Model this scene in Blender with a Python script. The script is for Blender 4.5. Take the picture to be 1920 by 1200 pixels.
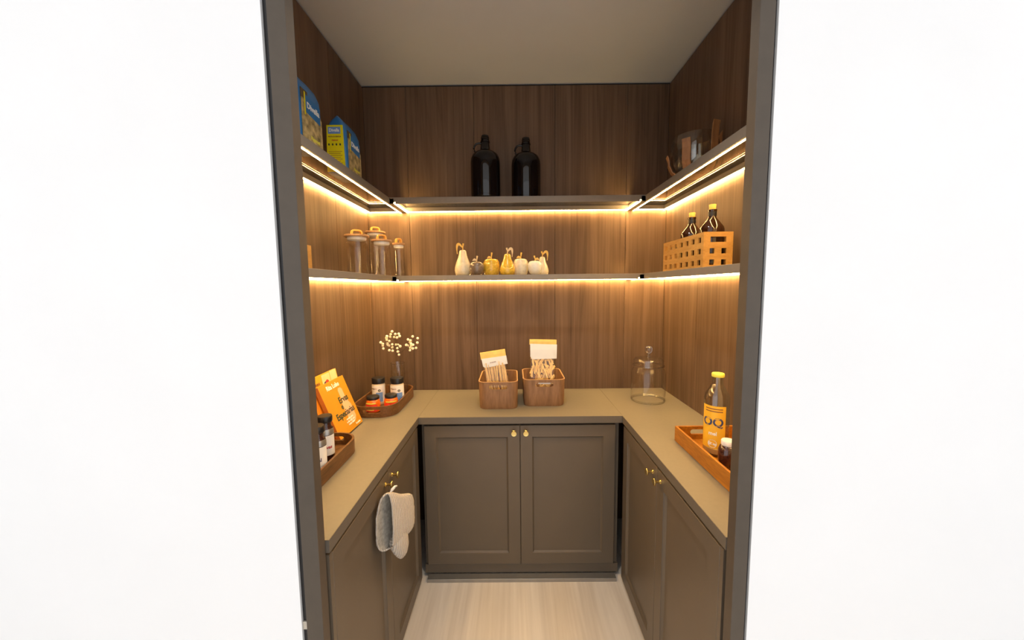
import bpy, bmesh, math, random
from mathutils import Vector, Matrix, Euler
random.seed(7)
scene = bpy.context.scene
for o in list(bpy.data.objects): bpy.data.objects.remove(o)
C = scene.collection
PI = math.pi
XL, XR, HC = -0.926, 0.948, 2.80
WXL, WXR, WY, WZ = -0.513, 0.541, -0.511, 0.90
YE = -1.42
S1, S2 = 2.071, 1.637
SXL, SXR, SY = -0.703, 0.727, -0.257

# ------------------------------------------------------------------ camera
cd = bpy.data.cameras.new('camera'); cam = bpy.data.objects.new('camera', cd); C.objects.link(cam)
cd.sensor_fit = 'HORIZONTAL'; cd.sensor_width = 36.0; cd.lens = 680.0 / 1920 * 36.0
cd.clip_start = 0.05
pitch, yaw, roll = -0.0899435, 0.0039292, -0.0099059
def Rm(a, ax): return Matrix.Rotation(a, 3, ax)
R = Rm(yaw, 'Z') @ Rm(pitch, 'X') @ Rm(-roll, 'Y') @ Rm(PI/2, 'X')
cam.matrix_world = Matrix.Translation((-0.01677, -2.32857, 1.56563)) @ R.to_4x4()
scene.camera = cam

# ------------------------------------------------------------------ world (bright daylit room outside the pantry)
w = bpy.data.worlds.new('world'); scene.world = w; w.use_nodes = True
bg = w.node_tree.nodes['Background']
bg.inputs[0].default_value = (0.98, 0.985, 1.0, 1); bg.inputs[1].default_value = 1.32
vs = scene.view_settings
vs.view_transform = 'Standard'; vs.look = 'None'; vs.exposure = 0.0; vs.gamma = 1.0; vs.use_curve_mapping = False
LED = 92.0
sl = bpy.data.lights.new('downlight', 'SPOT'); sl.energy = 52; sl.color = (1.0, 0.9, 0.78); sl.shadow_soft_size = 0.035
sl.spot_size = math.radians(105); sl.spot_blend = 0.6
so = bpy.data.objects.new('downlight', sl); C.objects.link(so); so.location = (0.0, -1.12, HC-0.03)

# ------------------------------------------------------------------ materials
def new_mat(name):
    m = bpy.data.materials.new(name); m.use_nodes = True
    nt = m.node_tree; b = nt.nodes['Principled BSDF']
    return m, nt, b
def N(nt, t, **k):
    n = nt.nodes.new(t)
    for a, v in k.items(): setattr(n, a, v)
    return n
def plain(name, col, rough=0.5, metal=0.0, var=0.06, scale=30, bump=0.0, spec=0.5, coat=0.0):
    m, nt, b = new_mat(name)
    tc = N(nt, 'ShaderNodeTexCoord'); no = N(nt, 'ShaderNodeTexNoise')
    no.inputs['Scale'].default_value = scale; no.inputs['Detail'].default_value = 4
    nt.links.new(tc.outputs['Object'], no.inputs['Vector'])
    cr = N(nt, 'ShaderNodeValToRGB')
    cr.color_ramp.elements[0].position = 0.3; cr.color_ramp.elements[1].position = 0.7
    cr.color_ramp.elements[0].color = (*[c*(1-var) for c in col], 1)
    cr.color_ramp.elements[1].color = (*[min(1, c*(1+var)) for c in col], 1)
    nt.links.new(no.outputs['Fac'], cr.inputs['Fac']); nt.links.new(cr.outputs['Color'], b.inputs['Base Color'])
    b.inputs['Roughness'].default_value = rough; b.inputs['Metallic'].default_value = metal
    b.inputs['Specular IOR Level'].default_value = spec
    b.inputs['Coat Weight'].default_value = coat
    if bump:
        bp = N(nt, 'ShaderNodeBump'); bp.inputs['Strength'].default_value = bump; bp.inputs['Distance'].default_value = 0.002
        nt.links.new(no.outputs['Fac'], bp.inputs['Height']); nt.links.new(bp.outputs['Normal'], b.inputs['Normal'])
    return m
def wood(name, dark, light, scale=(14, 14, 0.9), rough=0.5, dist=1.6, fine=0.35, spec=0.4):
    m, nt, b = new_mat(name)
    tc = N(nt, 'ShaderNodeTexCoord'); oi = N(nt, 'ShaderNodeObjectInfo')
    ad = N(nt, 'ShaderNodeVectorMath', operation='ADD')
    mu = N(nt, 'ShaderNodeMath', operation='MULTIPLY'); mu.inputs[1].default_value = 7.0
    nt.links.new(oi.outputs['Random'], mu.inputs[0])
    nt.links.new(tc.outputs['Object'], ad.inputs[0]); nt.links.new(mu.outputs[0], ad.inputs[1])
    mp = N(nt, 'ShaderNodeMapping'); mp.inputs['Scale'].default_value = scale
    nt.links.new(ad.outputs[0], mp.inputs['Vector'])
    n1 = N(nt, 'ShaderNodeTexNoise'); n1.inputs['Scale'].default_value = 1.0; n1.inputs['Detail'].default_value = 6
    n1.inputs['Distortion'].default_value = dist; n1.inputs['Roughness'].default_value = 0.6
    nt.links.new(mp.outputs[0], n1.inputs['Vector'])
    mp2 = N(nt, 'ShaderNodeMapping'); mp2.inputs['Scale'].default_value = tuple(s*(9 if s > 2 else 2.2) for s in scale)
    nt.links.new(ad.outputs[0], mp2.inputs['Vector'])
    n2 = N(nt, 'ShaderNodeTexNoise'); n2.inputs['Scale'].default_value = 1.0; n2.inputs['Detail'].default_value = 3
    nt.links.new(mp2.outputs[0], n2.inputs['Vector'])
    mx = N(nt, 'ShaderNodeMix'); mx.inputs[0].default_value = fine
    nt.links.new(n1.outputs['Fac'], mx.inputs[2]); nt.links.new(n2.outputs['Fac'], mx.inputs[3])
    cr = N(nt, 'ShaderNodeValToRGB'); cr.color_ramp.elements[0].position = 0.33; cr.color_ramp.elements[1].position = 0.66
    cr.color_ramp.elements[0].color = (*dark, 1); cr.color_ramp.elements[1].color = (*light, 1)
    nt.links.new(mx.outputs[0], cr.inputs['Fac']); nt.links.new(cr.outputs['Color'], b.inputs['Base Color'])
    b.inputs['Roughness'].default_value = rough; b.inputs['Specular IOR Level'].default_value = spec
    bp = N(nt, 'ShaderNodeBump'); bp.inputs['Strength'].default_value = 0.12; bp.inputs['Distance'].default_value = 0.001
    nt.links.new(mx.outputs[0], bp.inputs['Height']); nt.links.new(bp.outputs['Normal'], b.inputs['Normal'])
    return m
def glass(name, tint=(0.97, 0.98, 0.97), ior=1.45, rough=0.02, boost=1.0):
    m, nt, b = new_mat(name); nt.nodes.remove(b); out = nt.nodes['Material Output']
    tr = N(nt, 'ShaderNodeBsdfTransparent'); tr.inputs[0].default_value = (*tint, 1)
    gl = N(nt, 'ShaderNodeBsdfGlossy'); gl.inputs['Roughness'].default_value = rough
    lw = N(nt, 'ShaderNodeLayerWeight'); lw.inputs['Blend'].default_value = 0.5
    pw_ = N(nt, 'ShaderNodeMath', operation='POWER'); pw_.inputs[1].default_value = 3.6
    nt.links.new(lw.outputs['Facing'], pw_.inputs[0])
    mu = N(nt, 'ShaderNodeMath', operation='MULTIPLY_ADD', use_clamp=True); mu.inputs[1].default_value = 0.8*min(1.0, boost*.7)
    mu.inputs[2].default_value = 0.028*boost
    mx = N(nt, 'ShaderNodeMixShader')
    nt.links.new(pw_.outputs[0], mu.inputs[0]); nt.links.new(mu.outputs[0], mx.inputs[0])
    nt.links.new(tr.outputs[0], mx.inputs[1]); nt.links.new(gl.outputs[0], mx.inputs[2])
    nt.links.new(mx.outputs[0], out.inputs['Surface'])
    return m
def emis(name, col, s):
    m, nt, b = new_mat(name)
    b.inputs['Base Color'].default_value = (0.8, 0.8, 0.8, 1)
    b.inputs['Emission Color'].default_value = (*col, 1); b.inputs['Emission Strength'].default_value = s
    return m

M = {}
M['panel'] = wood('walnut_panel', (0.072, 0.042, 0.025), (0.158, 0.099, 0.062), scale=(9, 9, 0.6), rough=0.5, dist=1.3, spec=0.25)
M['substrate'] = plain('black_substrate', (0.006, 0.005, 0.005), 0.8)
M['ceiling'] = plain('ceiling_paint', (0.43, 0.465, 0.53), 0.7, var=0.02, scale=3)
M['white_wall'] = plain('white_wall_paint', (0.93, 0.93, 0.93), 0.8, var=0.01, scale=4, spec=0.1)
M['floor'] = wood('greige_floor', (0.56, 0.50, 0.43), (0.80, 0.74, 0.66), scale=(6, 0.5, 6), rough=0.42, dist=1.0, fine=0.3)
M['cabinet'] = plain('cabinet_lacquer', (0.118, 0.090, 0.062), 0.42, var=0.03, scale=6)
M['worktop'] = plain('worktop_laminate', (0.168, 0.147, 0.110), 0.45, var=0.03, scale=60)
M['worktop_edge'] = plain('worktop_edge', (0.125, 0.103, 0.078), 0.5, var=0.03, scale=60)
M['shelf_metal'] = plain('shelf_profile_bronze', (0.21, 0.18, 0.145), 0.5, metal=0.0, var=0.03, scale=50)
M['shelf_glass'] = glass('shelf_glass', (0.93, 0.95, 0.93), 1.5, 0.01, 1.3)
M['led'] = emis('warm_led', (1.0, 0.61, 0.22), LED)
M['led_dim'] = emis('warm_led_edge', (1.0, 0.72, 0.38), 3.0)
M['led_front'] = emis('warm_led_front', (1.0, 0.61, 0.22), LED*1.35)
M['brass'] = plain('brass', (0.85, 0.62, 0.22), 0.25, metal=1.0, var=0.03)
M['alu'] = plain('aluminium_strip', (0.38, 0.37, 0.35), 0.35, metal=0.8, var=0.05)
M['glass'] = glass('clear_glass', (0.99, 0.99, 0.985), 1.5, 0.03, 2.4)
M['glass_thick'] = glass('thick_glass', (0.93, 0.94, 0.92), 1.55, 0.03, 3.2)
M['smoke'] = plain('dark_amber_glass', (0.005, 0.003, 0.003), 0.05, var=0.1, spec=0.55)
M['amber'] = plain('amber_glass', (0.030, 0.010, 0.003), 0.06, var=0.1, spec=0.8)
sg, _nt, _b = new_mat('solid_glass'); M['solid_glass'] = sg
_b.inputs['Transmission Weight'].default_value = 1.0; _b.inputs['Roughness'].default_value = 0.03; _b.inputs['IOR'].default_value = 1.5
M['black'] = plain('black_plastic', (0.012, 0.011, 0.012), 0.3)
M['post'] = plain('dark_bronze_post', (0.080, 0.060, 0.042), 0.5, metal=0.0)
M['latch'] = plain('beige_metal', (0.55, 0.5, 0.42), 0.4, metal=0.3)

# ------------------------------------------------------------------ mesh helpers
class MB:
    def __init__(s): s.bm = bmesh.new()
    def box(s, x0, x1, y0, y1, z0, z1, bev=0.0, seg=2):
        r = bmesh.ops.create_cube(s.bm, size=1.0)
        vs = r['verts']
        for v in vs:
            v.co = Vector((x0 + (v.co.x + .5)*(x1-x0), y0 + (v.co.y + .5)*(y1-y0), z0 + (v.co.z + .5)*(z1-z0)))
        if bev:
            es = list({e for v in vs for e in v.link_edges})
            bmesh.ops.bevel(s.bm, geom=es, offset=bev, segments=seg, profile=0.5, affect='EDGES')
        return s
    def lathe(s, prof, seg=32, c=(0, 0, 0), axis='Z', mtx=None):
        rings = []
        for r, z in prof:
            ring = []
            for i in range(seg):
                a = 2*PI*i/seg
                p = Vector((r*math.cos(a), r*math.sin(a), z)) if r > 1e-6 else Vector((0, 0, z))
                if axis == 'Y': p = Vector((p.x, p.z, p.y))
                if axis == 'X': p = Vector((p.z, p.x, p.y))
                if mtx: p = mtx @ p
                p += Vector(c)
                if r <= 1e-6:
                    ring = [s.bm.verts.new(p)]; break
                ring.append(s.bm.verts.new(p))
            rings.append(ring)
        for a, b in zip(rings, rings[1:]):
            n = max(len(a), len(b))
            for i in range(n):
                j = (i+1) % n
                q = [a[i % len(a)], a[j % len(a)], b[j % len(b)], b[i % len(b)]]
                u = []
                for v in q:
                    if v not in u: u.append(v)
                if len(u) >= 3: s.bm.faces.new(u)
        return s
    def sweep(s, pts, prof, closed=False, caps=True, up=Vector((0, 0, 1))):
        """sweep a 2D profile (list of (a,b)) along 3D points"""
        P = [Vector(p) for p in pts]; n = len(P); rings = []
        prevx = None
        for i in range(n):
            if closed: t = (P[(i+1) % n] - P[i-1]).normalized()
            else: t = (P[min(i+1, n-1)] - P[max(i-1, 0)]).normalized()
            x = t.cross(up)
            if x.length < 1e-4: x = prevx or Vector((1, 0, 0))
            x.normalize()
            if prevx is not None and x.dot(prevx) < 0 and abs(t.dot(up)) > .9: x = -x
            prevx = x
            y = x.cross(t).normalized()
            pr = prof(i/(n-1)) if callable(prof) else prof
            rings.append([s.bm.verts.new(P[i] + x*a + y*b) for a, b in pr])
        m = len(rings[0])
        rr = list(zip(rings, rings[1:])) + ([(rings[-1], rings[0])] if closed else [])
        for a, b in rr:
            for i in range(m):
                s.bm.faces.new([a[i], a[(i+1) % m], b[(i+1) % m], b[i]])
        if caps and not closed:
            s.bm.faces.new(rings[0]); s.bm.faces.new(rings[-1][::-1])
        return s
    def tube(s, pts, r, seg=8, closed=False):
        f = (lambda t: [(math.cos(2*PI*k/seg)*(r(t)), math.sin(2*PI*k/seg)*(r(t))) for k in range(seg)]) if callable(r) else \
            [(math.cos(2*PI*k/seg)*r, math.sin(2*PI*k/seg)*r) for k in range(seg)]
        return s.sweep(pts, f, closed)
    def prism(s, poly, t0, t1, plane='XZ'):
        """extrude polygon; plane XZ -> along y, YZ -> along x, XY -> along z"""
        def P(a, b, t):
            return Vector((a, t, b)) if plane == 'XZ' else Vector((t, a, b)) if plane == 'YZ' else Vector((a, b, t))
        A = [s.bm.verts.new(P(a, b, t0)) for a, b in poly]; B = [s.bm.verts.new(P(a, b, t1)) for a, b in poly]
        s.bm.faces.new(A); s.bm.faces.new(B[::-1])
        for i in range(len(A)):
            j = (i+1) % len(A); s.bm.faces.new([A[i], B[i], B[j], A[j]])
        return s
    def loft(s, rings, cap0=True, cap1=True):
        R_ = [[s.bm.verts.new(Vector(p)) for p in r] for r in rings]
        n = len(R_[0])
        for a, b in zip(R_, R_[1:]):
            for i in range(n): s.bm.faces.new([a[i], a[(i+1) % n], b[(i+1) % n], b[i]])
        if cap0: s.bm.faces.new(R_[0][::-1])
        if cap1: s.bm.faces.new(R_[-1])
        return s
    def ico(s, c, r, sub=1):
        q = bmesh.ops.create_icosphere(s.bm, subdivisions=sub, radius=r)
        for v in q['verts']: v.co += Vector(c)
        return s
    def xf(s, mtx):
        bmesh.ops.transform(s.bm, matrix=mtx, verts=s.bm.verts); return s

def obj(name, mb, m, parent=None, smooth=False, label=None):
    if isinstance(mb, MB):
        bmesh.ops.recalc_face_normals(mb.bm, faces=mb.bm.faces)
        me = bpy.data.meshes.new(name); mb.bm.to_mesh(me); mb.bm.free()
    else: me = mb
    if m is not None:
        me.materials.clear(); me.materials.append(M[m] if isinstance(m, str) else m)
    if smooth:
        me.polygons.foreach_set('use_smooth', [True]*len(me.polygons))
        if smooth != 'all':
            try: me.set_sharp_from_angle(angle=math.radians(40))
            except Exception: pass
    o = bpy.data.objects.new(name, me); C.objects.link(o)
    if parent: o.parent = parent
    if label: o['label'] = label
    return o
def thing(name, label, cat, loc=(0, 0, 0), rotz=0.0, group=None, rot=None):
    o = bpy.data.objects.new(name, None); C.objects.link(o)
    o.empty_display_size = 0.05
    o.location = loc; o.rotation_euler = rot if rot else (0, 0, rotz)
    o['label'] = label; o['category'] = cat
    if group: o['group'] = group
    return o
def struct(name, mb, m, **k):
    o = obj(name, mb, m, **k); o['kind'] = 'structure'; return o
def dup(root, loc, label, rotz=None, scale=None):
    r = root.copy(); C.objects.link(r); r.location = loc; r['label'] = label
    if rotz is not None: r.rotation_euler = (0, 0, rotz)
    if scale: r.scale = scale
    for ch in list(root.children):
        c = ch.copy(); C.objects.link(c); c.parent = r
        for g in list(ch.children):
            d = g.copy(); C.objects.link(d); d.parent = c
    return r
def text(name, s, size, m, parent, mtx, depth=0.0004, sx=1.0, bold=0.0, align='CENTER', label=None):
    cu = bpy.data.curves.new(name, 'FONT'); cu.body = s; cu.size = size; cu.extrude = depth
    cu.offset = bold; cu.align_x = align; cu.align_y = 'CENTER'; cu.resolution_u = 3
    t = bpy.data.objects.new(name, cu); C.objects.link(t)
    me = bpy.data.meshes.new_from_object(t.evaluated_get(bpy.context.evaluated_depsgraph_get()))
    bpy.data.objects.remove(t); bpy.data.curves.remove(cu)
    me.transform(mtx @ Matrix.Diagonal((sx, 1, 1, 1)))
    return obj(name, me, m, parent, label=label)
FRONT = Matrix.Rotation(PI/2, 4, 'X')         # text lying in XZ plane facing -y
def at(x, y, z, rot=0.0): return Matrix.Translation((x, y, z)) @ FRONT @ Matrix.Rotation(rot, 4, 'Z')
def rrect(w, d, r, seg=6, cx=0, cy=0):
    pts = []
    for (sx, sy, a0) in ((1, 1, 0), (-1, 1, PI/2), (-1, -1, PI), (1, -1, 1.5*PI)):
        for k in range(seg+1):
            a = a0 + PI/2*k/seg
            pts.append((cx + sx*(w/2-r) + r*math.cos(a), cy + sy*(d/2-r) + r*math.sin(a)))
    return pts

# ================================================================== SETTING
# floor: long planks with tight joints
fl = struct('floor', MB().box(-3, 3, -3.6, 0.1, -0.06, -0.002), 'substrate')
pw = 1.20; k = 0
x = -1.80
while x < 1.6:
    obj('plank', MB().box(x+0.0006, x+pw-0.0006, -3.5, 0.0, -0.002, 0.0), 'floor', fl); x += pw; k += 1
cl = struct('ceiling', MB().box(XL-0.1, XR+0.1, YE-0.1, 0.1, HC, HC+0.1), 'ceiling')

def wall_panels(name, wallbox, panels):
    wl = struct(name, wallbox, 'substrate')
    for p in panels: obj('wood_panel', MB().box(*p, bev=0.0007, seg=1), 'panel', wl)
    return wl
ZT = HC - 0.012
jx = [XL, -0.665, -0.25, 0.25, 0.695, XR]
wall_panels('wall_back', MB().box(XL-0.1, XR+0.1, 0.012, 0.1, 0, HC),
            [(a+0.0008, b-0.0008, 0.0, 0.012, 0.0, ZT) for a, b in zip(jx, jx[1:])])
jy = [YE, -0.83, -0.42, 0.0]
wall_panels('wall_left', MB().box(XL-0.1, XL-0.012, YE-0.03, 0.1, 0, HC),
            [(XL-0.012, XL, a+0.0008, b-0.0008, 0.0, ZT) for a, b in zip(jy, jy[1:])])
wall_panels('wall_right', MB().box(XR+0.012, XR+0.1, YE-0.03, 0.1, 0, HC),
            [(XR, XR+0.012, a+0.0008, b-0.0008, 0.0, ZT) for a, b in zip(jy, jy[1:])])
# front partition, with the doorway the camera looks through
struct('wall_front_left', MB().box(-3.2, -0.580, YE-0.034, YE-0.004, 0, 3.4), 'white_wall')
struct('wall_front_right', MB().box(0.586, 3.2, YE-0.034, YE-0.004, 0, 3.4), 'white_wall')
struct('unseen_light_header', MB().box(-0.580, 0.586, YE-0.034, YE-0.004, 2.74, 3.4), 'white_wall')  # unseen header, added to control how much light enters the pantry
struct('ceiling_outside_light_block', MB().box(-3.2, 3.2, -4.0, YE-0.034, 3.0, 3.1), 'white_wall')  # unseen ceiling, added so outside light comes in level instead of from above
# dark jambs
for nm, xa, xb in (('trim_1', -0.566, -0.523), ('trim_2', 0.543, 0.578)):
    struct(nm, MB().box(xa, xb, YE-0.036, YE-0.003, 0, 2.74, bev=0.001, seg=1), 'post')
for nm, xa, xb in (('trim_3', -0.580, -0.566), ('trim_4', 0.578, 0.586)):
    struct(nm, MB().box(xa, xb, YE-0.026, YE-0.004, 0, 2.74), 'black')
lt = obj('latch_plate', MB().box(-0.579, -0.565, YE-0.031, YE-0.026, 0.672, 0.694, bev=0.001), 'latch', bpy.data.objects['trim_3'])

# ================================================================== CABINETS
def shaker(wd, ht, t=0.019, fr=0.062, rec=0.011, sl=0.009):
    """door in xz plane, centre origin, front face at y=0 looking -y"""
    mb = MB(); bm = mb.bm
    def ring(hx, hz, y): return [bm.verts.new((sx*hx, y, sz*hz)) for sx, sz in ((-1, -1), (1, -1), (1, 1), (-1, 1))]
    W, H = wd/2, ht/2; e = 0.0012
    rs = [ring(W, H, t), ring(W, H, e), ring(W-e, H-e, 0), ring(W-fr, H-fr, 0), ring(W-fr-0.001, H-fr-0.001, 0.0035),
          ring(W-fr-sl, H-fr-sl, rec), ]
    bm.faces.new(rs[0])
    for a, b in zip(rs, rs[1:]):
        for i in range(4): bm.faces.new([a[i], a[(i+1) % 4], b[(i+1) % 4], b[i]])
    bm.faces.new(rs[-1][::-1])
    return mb
def knob(door, x, z, name='knob'):
    k = obj(name, MB().lathe([(0, 0), (0.0085, 0), (0.0085, -0.0025), (0.0048, -0.006), (0.0042, -0.018), (0.0065, -0.022),
                              (0.0135, -0.0245), (0.0142, -0.027), (0.0135, -0.0295), (0.004, -0.0285), (0, -0.0285)], 24, axis='Y'), 'brass', door, smooth=True,
            label='round brass knob')
    k.location = (x, 0, z); return k
def cabinet(label, loc, rz, w_, body, doors, knobs, zlo=0.074, zhi=0.852):
    t = thing('base_cabinet', label, 'cabinet', loc, rz, 'base cabinets under the worktop')
    obj('carcass', body, 'cabinet', t)
    for (a, b), kx in zip(doors, knobs):
        d = obj('door', shaker(b-a, zhi-zlo), 'cabinet', t); d.location = ((a+b)/2, -0.0, (zhi+zlo)/2)
        knob(d, kx-(a+b)/2, 0.814-(zhi+zlo)/2)
    return t
# back cabinet (front -y) : local x = world x, local y 0 = door face
BY = WY + 0.016
cabinet('dark taupe base cabinet with two panelled doors at the back', (0.01, BY, 0), 0, 1.05,
        MB().box(-0.515, 0.522, 0.020, 0.48, 0.022, 0.855).box(-0.517, 0.526, 0.008, 0.03, 0.022, 0.070, bev=0.001),
        [(-0.500, 0.0005), (0.0035, 0.500)], [-0.030, 0.032], zlo=0.076, zhi=0.848)
# left cabinet faces +x : rotate +90deg: local -y -> +x ; local x -> +y
cabinet('dark taupe base cabinet on the left under the books and trays', (WXL-0.004, 0, 0), PI/2, 1,
        MB().box(-1.418, -0.518, 0.020, 0.405, 0.020, 0.855).box(-1.418, -1.402, 0, 0.02, 0.02, 0.855).box(-1.40, -0.52, 0.03, 0.05, 0.0, 0.02),
        [(-1.400, -0.9625), (-0.9595, -0.520)], [-0.997, -0.922], zlo=0.022, zhi=0.850)
cabinet('dark taupe base cabinet on the right with two brass knobs', (WXR+0.004, 0, 0), -PI/2, 1,
        MB().box(0.518, 1.408, 0.020, 0.400, 0.020, 0.855).box(1.392, 1.408, 0, 0.02, 0.02, 0.855).box(0.52, 1.40, 0.03, 0.05, 0.0, 0.02),
        [(0.520, 0.9535), (0.9565, 1.390)], [0.915, 0.992], zlo=0.022, zhi=0.850)
o = obj('plinth_strip', MB().box(-0.490, 0.518, -0.530, -0.4905, 0.0, 0.0195, bev=0.001), 'alu')
o['label'] = 'grey metal strip along the floor below the back cabinet'; o['category'] = 'plinth strip'

# ================================================================== WORKTOP (three joined pieces, edge band as part)
def worktop(label, x0, x1, y0, y1, edge):
    t = thing('worktop', label, 'worktop', ((x0+x1)/2, (y0+y1)/2, 0.864), 0, 'beige worktop runs')
    hx, hy = (x1-x0)/2, (y1-y0)/2
    a = [-hx, hx, -hy, hy]
    if edge == 'R': a[1] -= 0.002
    if edge == 'L': a[0] += 0.002
    if edge == 'F': a[2] += 0.002
    obj('slab', MB().box(*a, 0, 0.036), 'worktop', t)
    if edge in 'RL': obj('edge_band', MB().box(-hx, hx, -hy-.0015, -hy, 0, .036), 'worktop_edge', t)
    if edge == 'R': obj('edge_band', MB().box(hx-0.002, hx, -hy, hy, 0, 0.0355), 'worktop_edge', t)
    if edge == 'L': obj('edge_band', MB().box(-hx, -hx+0.002, -hy, hy, 0, 0.0355), 'worktop_edge', t)
    if edge == 'F': obj('edge_band', MB().box(-hx, hx, -hy, -hy+0.002, 0, 0.0355), 'worktop_edge', t)
worktop('beige worktop along the left wall holding books and two trays', XL, WXL, YE, -0.0005, 'R')
worktop('beige worktop along the right wall holding the glass jar and amber tray', WXR, XR, YE, -0.0005, 'L')
worktop('beige worktop along the back wall under the two wooden bins', WXL+0.0008, WXR-0.0008, WY, -0.0005, 'F')

# ================================================================== SHELVES
def shelf(name_label, x0, x1, y0, y1, z, front, backs, side_leds, th=0.034):
    """front: 'R','L','F' side with the visible profile; backs: wall sides"""
    t = thing('glass_shelf', name_label, 'shelf', ((x0+x1)/2, (y0+y1)/2, z-th), 0, 'lit glass shelves on the walls')
    hx, hy = (x1-x0)/2, (y1-y0)/2; G = 0.005; pf = 0.009 if front == 'F' else 0.020; pr = 0.020
    def bar(side, d0, d1, z0, z1, bev=0.0):
        if side == 'R': return MB().box(hx-d1, hx-d0, -hy, hy, z0, z1, bev=bev)
        if side == 'L': return MB().box(-hx+d0, -hx+d1, -hy, hy, z0, z1, bev=bev)
        if side == 'F': return MB().box(-hx, hx, -hy+d0, -hy+d1, z0, z1, bev=bev)
        if side == 'B': return MB().box(-hx, hx, hy-d1, hy-d0, z0, z1, bev=bev)
    fr = obj('front_profile', bar(front, 0, pf, 0, th, 0.0012), 'shelf_metal', t)
    if front != 'F': obj('led_strip', bar(front, 0.011, 0.0175, -0.0012, 0.0005), 'led_front', t, label='glowing strip under the front profile')
    obj('glass_panel', MB().box(-hx+(pf if front == 'L' else 0.001), hx-(pf if front == 'R' else 0.001),
                                -hy+(pf if front == 'F' else 0.001), hy-0.001, th-G, th-0.0004), 'shelf_glass', t)
    for b in backs:
        obj('wall_profile', bar(b, 0.0, pr, 0.0085, th-G-0.0005), 'shelf_metal', t)
        obj('led_shield_lip', bar(b, 0.0188, pr, 0.0052, 0.0085), 'shelf_metal', t)  # lip added to keep the strip's light from leaking up to the ceiling
        obj('led_strip', bar(b, 0.006, 0.0185, 0.003, 0.008), 'led', t, label='glowing strip of warm light along the wall')
    for b in side_leds:
        obj('side_profile', bar(b, 0.0, 0.024, 0, th-G-0.001), 'shelf_metal', t)
        obj('led_strip', bar(b, 0.025, 0.033, 0.001, 0.008), 'led_front', t, label='glowing strip beside the shelf divider')
    return t
for z, nm, th in ((S1, 'upper', 0.035), (S2, 'lower', 0.031)):
    hold = {'upper': ('pasta bags', 'the two dark jugs', 'the glass bowl'),
            'lower': ('lidded glass jars', 'the ceramic fruit', 'the crate of bottles')}[nm]
    shelf('%s glass shelf on the left wall carrying the %s' % (nm, hold[0]), XL, SXL, YE, -0.0005, z, 'R', 'LB', '', th)
    shelf('%s glass shelf on the right wall carrying %s' % (nm, hold[2]), SXR, XR, YE, -0.0005, z, 'L', 'RB', '', th)
    shelf('%s glass shelf on the back wall carrying %s' % (nm, hold[1]), SXL+0.0005, SXR-0.0005, SY, -0.0005, z, 'F', 'B', 'LR', th)

# ================================================================== MORE MATERIALS
M['walnut_tray'] = wood('walnut_tray', (0.065, 0.027, 0.009), (0.19, 0.085, 0.027), scale=(20, 3, 20), rough=0.4)
M['amber_tray'] = wood('amber_tray', (0.26, 0.085, 0.006), (0.52, 0.20, 0.015), scale=(20, 3, 20), rough=0.35)
M['bin_wood'] = wood('bin_walnut', (0.155, 0.078, 0.036), (0.29, 0.158, 0.078), scale=(24, 24, 2.2), rough=0.5)
M['bin_edge'] = plain('bin_edge_wood', (0.45, 0.26, 0.12), 0.5)
M['bamboo'] = wood('bamboo', (0.38, 0.185, 0.035), (0.58, 0.31, 0.08), scale=(6, 6, 30), rough=0.45)
M['honey_wood'] = wood('honey_wood', (0.30, 0.14, 0.03), (0.50, 0.26, 0.06), scale=(3, 3, 25), rough=0.5)
M['lid_wood'] = wood('lid_wood', (0.25, 0.13, 0.06), (0.45, 0.26, 0.13), scale=(20, 6, 20), rough=0.5)
M['strap'] = plain('tan_strap', (0.75, 0.42, 0.10), 0.5)
M['bowl_strap'] = wood('bowl_strap_wood', (0.22, 0.10, 0.04), (0.38, 0.18, 0.07), scale=(20, 20, 3), rough=0.4)
M['seal'] = plain('white_seal', (0.75, 0.73, 0.72), 0.4)
M['cork'] = plain('cork', (0.85, 0.50, 0.10), 0.7, bump=0.3)
M['cream'] = plain('cream_glaze', (0.72, 0.62, 0.42), 0.18, var=0.1, scale=60, coat=0.5)
M['white_glaze'] = plain('white_glaze', (0.72, 0.68, 0.55), 0.2, var=0.06, scale=60, coat=0.5)
M['yellow_glaze'] = plain('yellow_glaze', (0.66, 0.40, 0.04), 0.18, var=0.22, scale=90, coat=0.5)
M['taupe_glaze'] = plain('taupe_glaze', (0.17, 0.12, 0.08), 0.15, var=0.2, scale=60, coat=0.7)
M['gold_stem'] = plain('gold_wood_stem', (0.75, 0.48, 0.10), 0.5)
M['pale_stem'] = plain('pale_wood_stem', (0.74, 0.55, 0.28), 0.5)
M['book_orange'] = plain('orange_cover', (0.56, 0.255, 0.010), 0.45, var=0.03)
M['book_yellow'] = plain('yellow_cover', (0.66, 0.38, 0.02), 0.45, var=0.04)
M['book_deep'] = plain('deep_orange_cover', (0.80, 0.24, 0.01), 0.45, var=0.04)
M['spine'] = plain('rust_spine', (0.42, 0.13, 0.02), 0.5)
M['paper'] = plain('paper', (0.78, 0.70, 0.55), 0.8, var=0.08, scale=200)
M['peach'] = plain('peach_print', (0.86, 0.45, 0.26), 0.5, var=0.02)
M['pale_peach'] = plain('pale_peach_print', (0.88, 0.62, 0.32), 0.5, var=0.05)
M['ink'] = plain('dark_green_ink', (0.03, 0.05, 0.03), 0.6)
M['white_ink'] = plain('white_ink', (0.88, 0.86, 0.82), 0.6, var=0.02)
M['red_ink'] = plain('red_ink', (0.45, 0.03, 0.02), 0.5)
M['blue_ink'] = plain('navy_ink', (0.04, 0.05, 0.13), 0.5)
M['brown_ink'] = plain('brown_ink', (0.25, 0.10, 0.03), 0.5)
M['label_white'] = plain('white_label', (0.80, 0.78, 0.74), 0.5, var=0.02)
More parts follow.
